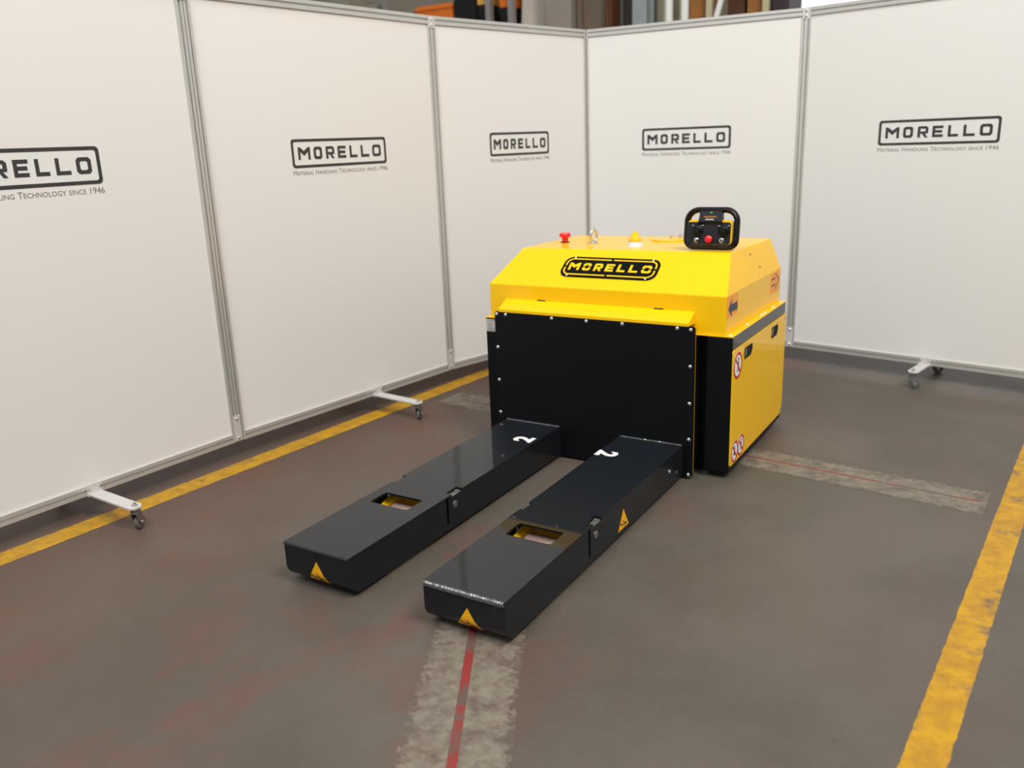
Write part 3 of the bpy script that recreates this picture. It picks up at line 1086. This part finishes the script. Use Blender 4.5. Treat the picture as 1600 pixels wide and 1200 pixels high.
# storage rack behind the left row
rk = empty('storage_rack', (-5.2, YB + .5, 0))
tag(rk, 'tall grey storage rack behind the left screens, loaded with boxes', 'rack')
SZ = 2.70
for x in (-6.85, -5.42, -3.93, -3.63):
    m = MB()
    m.box(x - .035, x + .035, YB - .02, YB + .05, 0, 4.2, Matrix.Translation((5.2, -YB - .5, 0)))
    m.box(x - .035, x + .035, YB + .95, YB + 1.02, 0, 4.2, Matrix.Translation((5.2, -YB - .5, 0)))
    m.build('upright', 'rack', rk)
for z in (1.2, SZ):
    m = MB()
    m.box(-6.85, -3.6, YB, YB + 1.0, z - .05, z, Matrix.Translation((5.2, -YB - .5, 0)))
    m.build('shelf', 'rack', rk)
items = [('storage_box', -6.75, -6.05, SZ, .62, 'hallwall', 'olive storage box at the far left of the rack shelf', 'box', 0),
         ('storage_box', -6.0, -5.62, SZ, .50, 'concrete', 'grey storage box on the rack beside the olive one', 'box', 0),
         ('storage_box', -5.36, -5.05, SZ, .36, 'hallwall', 'small olive box on the rack next to the orange crate', 'box', 0),
         ('plastic_crate', -5.0, -4.47, SZ, .40, 'crate', 'orange plastic crate on the rack above the left screen joint', 'crate', 1),
         ('machine_part', -4.44, -4.13, SZ, .55, 'black', 'black machine block on the rack beside the orange crate', 'part', 0),
         ('machine_part', -4.11, -3.985, SZ, .33, 'black', 'black machine block under the amber bin', 'part', 0),
         ('machine_part', -3.81, -3.67, SZ, .27, 'black', 'black machine block under the orange bin', 'part', 0)]
for nm, xa, xb, zz, h, mt_, lb, ct, holl in items:
    m = MB()
    if holl:
        hollow(m, xa, xb, YB + .05, YB + .7, zz, zz + h)
    else:
        m.box(xa, xb, YB + .05, YB + .6, zz, zz + h)
        m.box(xa + .02, xb - .02, YB + .044, YB + .05, zz + .04, zz + h - .04)
    simple(nm, m, mt_, lb, ct)
for xa, xb, z0, mt_, lb in ((-4.12, -3.985, SZ + .33, 'amberbox', 'amber plastic bin stacked on a black machine block'),
                            (-3.815, -3.665, SZ + .27, 'crate', 'orange plastic bin stacked on a black machine block')):
    m = MB()
    hollow(m, xa, xb, YB + .06, YB + .5, z0, z0 + .26, .012)
    simple('plastic_bin', m, mt_, lb, 'bin', None, .004)
# pale sack-like cover on a trestle, next to the rack
sk = MB()
sk.loft([[(-3.57, YB + .1, 0), (-3.28, YB + .1, 0), (-3.28, YB + .6, 0), (-3.57, YB + .6, 0)],
         [(-3.56, YB + .12, 1.6), (-3.27, YB + .12, 1.6), (-3.27, YB + .6, 1.6), (-3.56, YB + .6, 1.6)],
         [(-3.58, YB + .1, 2.7), (-3.29, YB + .1, 2.75), (-3.29, YB + .6, 2.75), (-3.58, YB + .6, 2.7)],
         [(-3.56, YB + .14, 3.3), (-3.32, YB + .14, 3.3), (-3.32, YB + .5, 3.3), (-3.56, YB + .5, 3.3)]])
simple('sacking_cover', sk, 'sack', 'pale draped cover standing beside the storage rack', 'cover', None, .03)
# columns and cladding bays
cl = MB().box(-3.24, -2.875, YB, YB + .5, 0, 6.2)
cl.box(-3.26, -3.20, YB - .03, YB + .2, 0, 6.2)
simple('concrete_pillar', cl, 'concrete', 'pale grey pillar behind the corner of the screens', 'pillar')
bc = MB().box(-2.86, -2.50, YB + .15, YB + .5, 0, 6.2)
bc.box(-2.86, -2.80, YB + .10, YB + .15, 0, 6.2)
simple('bay_block', bc, 'brown', 'tall brown cabinet right of the pale pillar', 'cabinet')
rp = MB().box(-2.495, -2.415, YB + .05, YB + .25, 0, 6.2)
rp.box(-2.47, -2.44, YB + .02, YB + .05, 0, 6.2)
simple('steel_post', rp, 'rust', 'narrow rust red post beside the brown cabinet', 'post')
dg = MB().box(-2.40, -2.12, YB + .3, YB + .6, 0, 6.2)  # solid dark block painted as the shaded recess between post and column
dg.box(-2.36, -2.16, YB + .27, YB + .3, 2.0, 4.0)
simple('bay_block', dg, 'darkgrey', 'tall dark block standing in for the shaded recess between the rust post and grey column', 'cabinet')
ib = MB().box(-2.16, -2.00, YB, YB + .02, 0, 6.2)
ib.box(-2.16, -2.00, YB + .2, YB + .22, 0, 6.2)
ib.box(-2.09, -2.07, YB + .02, YB + .2, 0, 6.2)
simple('steel_column', ib, 'bluegrey', 'blue grey steel column left of the white pipes', 'column')
cr_ = MB().box(-2.00, -1.585, YB + .35, YB + .55, 0, 5.8)
for k in range(5):
    cr_.box(-2.00 + k * .09, -1.965 + k * .09, YB + .33, YB + .35, 0, 5.8)
simple('cream_cladding_panel', cr_, 'cream', 'cream upright panel behind the white pipes', 'panel')
for x, lb in ((-1.79, 'white vertical pipe in front of the cream panel, next to the grey column'), (-1.617, 'white vertical pipe at the right edge of the cream panel, next to cardboard')):
    pm = MB()
    pm.stack((x, YB + .1, 0), (x, YB + .1, 5.8), [(0, .042), (.4, .042), (.401, .052), (.41, .052), (.411, .042), (1, .042)], 14)
    simple('pipe', pm, 'pipe', lb, 'pipe', None, 0)
# second rack with cartons, on the right of the pipes
r2 = empty('storage_rack', (-.95, YB + .5, 0))
tag(r2, 'storage rack with brown cartons behind the back screen', 'rack')
off = Matrix.Translation((.95, -YB - .5, 0))
for x in (-1.33, -.765):
    m = MB()
    m.box(x - .03, x + .03, YB, YB + .06, 0, 4.2, off)
    m.box(x - .03, x + .03, YB + .9, YB + .96, 0, 4.2, off)
    m.build('upright', 'cream', r2)
m = MB()
m.tube([tuple(off @ Vector(p)) for p in ((-1.36, YB - .02, 2.2), (-1.05, YB - .02, 3.3))], .03, 8)
m.build('brace', 'pipe', r2)
for z in (1.1, 2.36):
    m = MB()
    m.box(-1.56, -.56, YB + .02, YB + .94, z - .05, z, off)
    m.build('shelf', 'rack', r2)
for xa, xb, z0, h, mt_, lb in ((-1.56, -1.40, 2.36, .62, 'card', 'orange brown carton standing between white pipe and rack upright'),
                               (-1.17, -.98, 2.36, .20, 'darkcard', 'dark brown carton low on the right rack'),
                               (-1.17, -1.0, 2.56, .40, 'darkcard', 'dark brown carton stacked on top of another carton'),
                               (-.97, -.81, 2.36, .60, 'card', 'brown carton in the middle of the right rack'),
                               (-.725, -.565, 2.36, .60, 'plum', 'dark plum carton at the right end of the rack')):
    m = MB()
    m.box(xa, xb, YB + .1, YB + .6, z0, z0 + h)
    m.box(xa + .0, xb, YB + .097, YB + .1, z0 + h * .46, z0 + h * .54)
    simple('carton', m, mt_, lb, 'carton', None, .004)
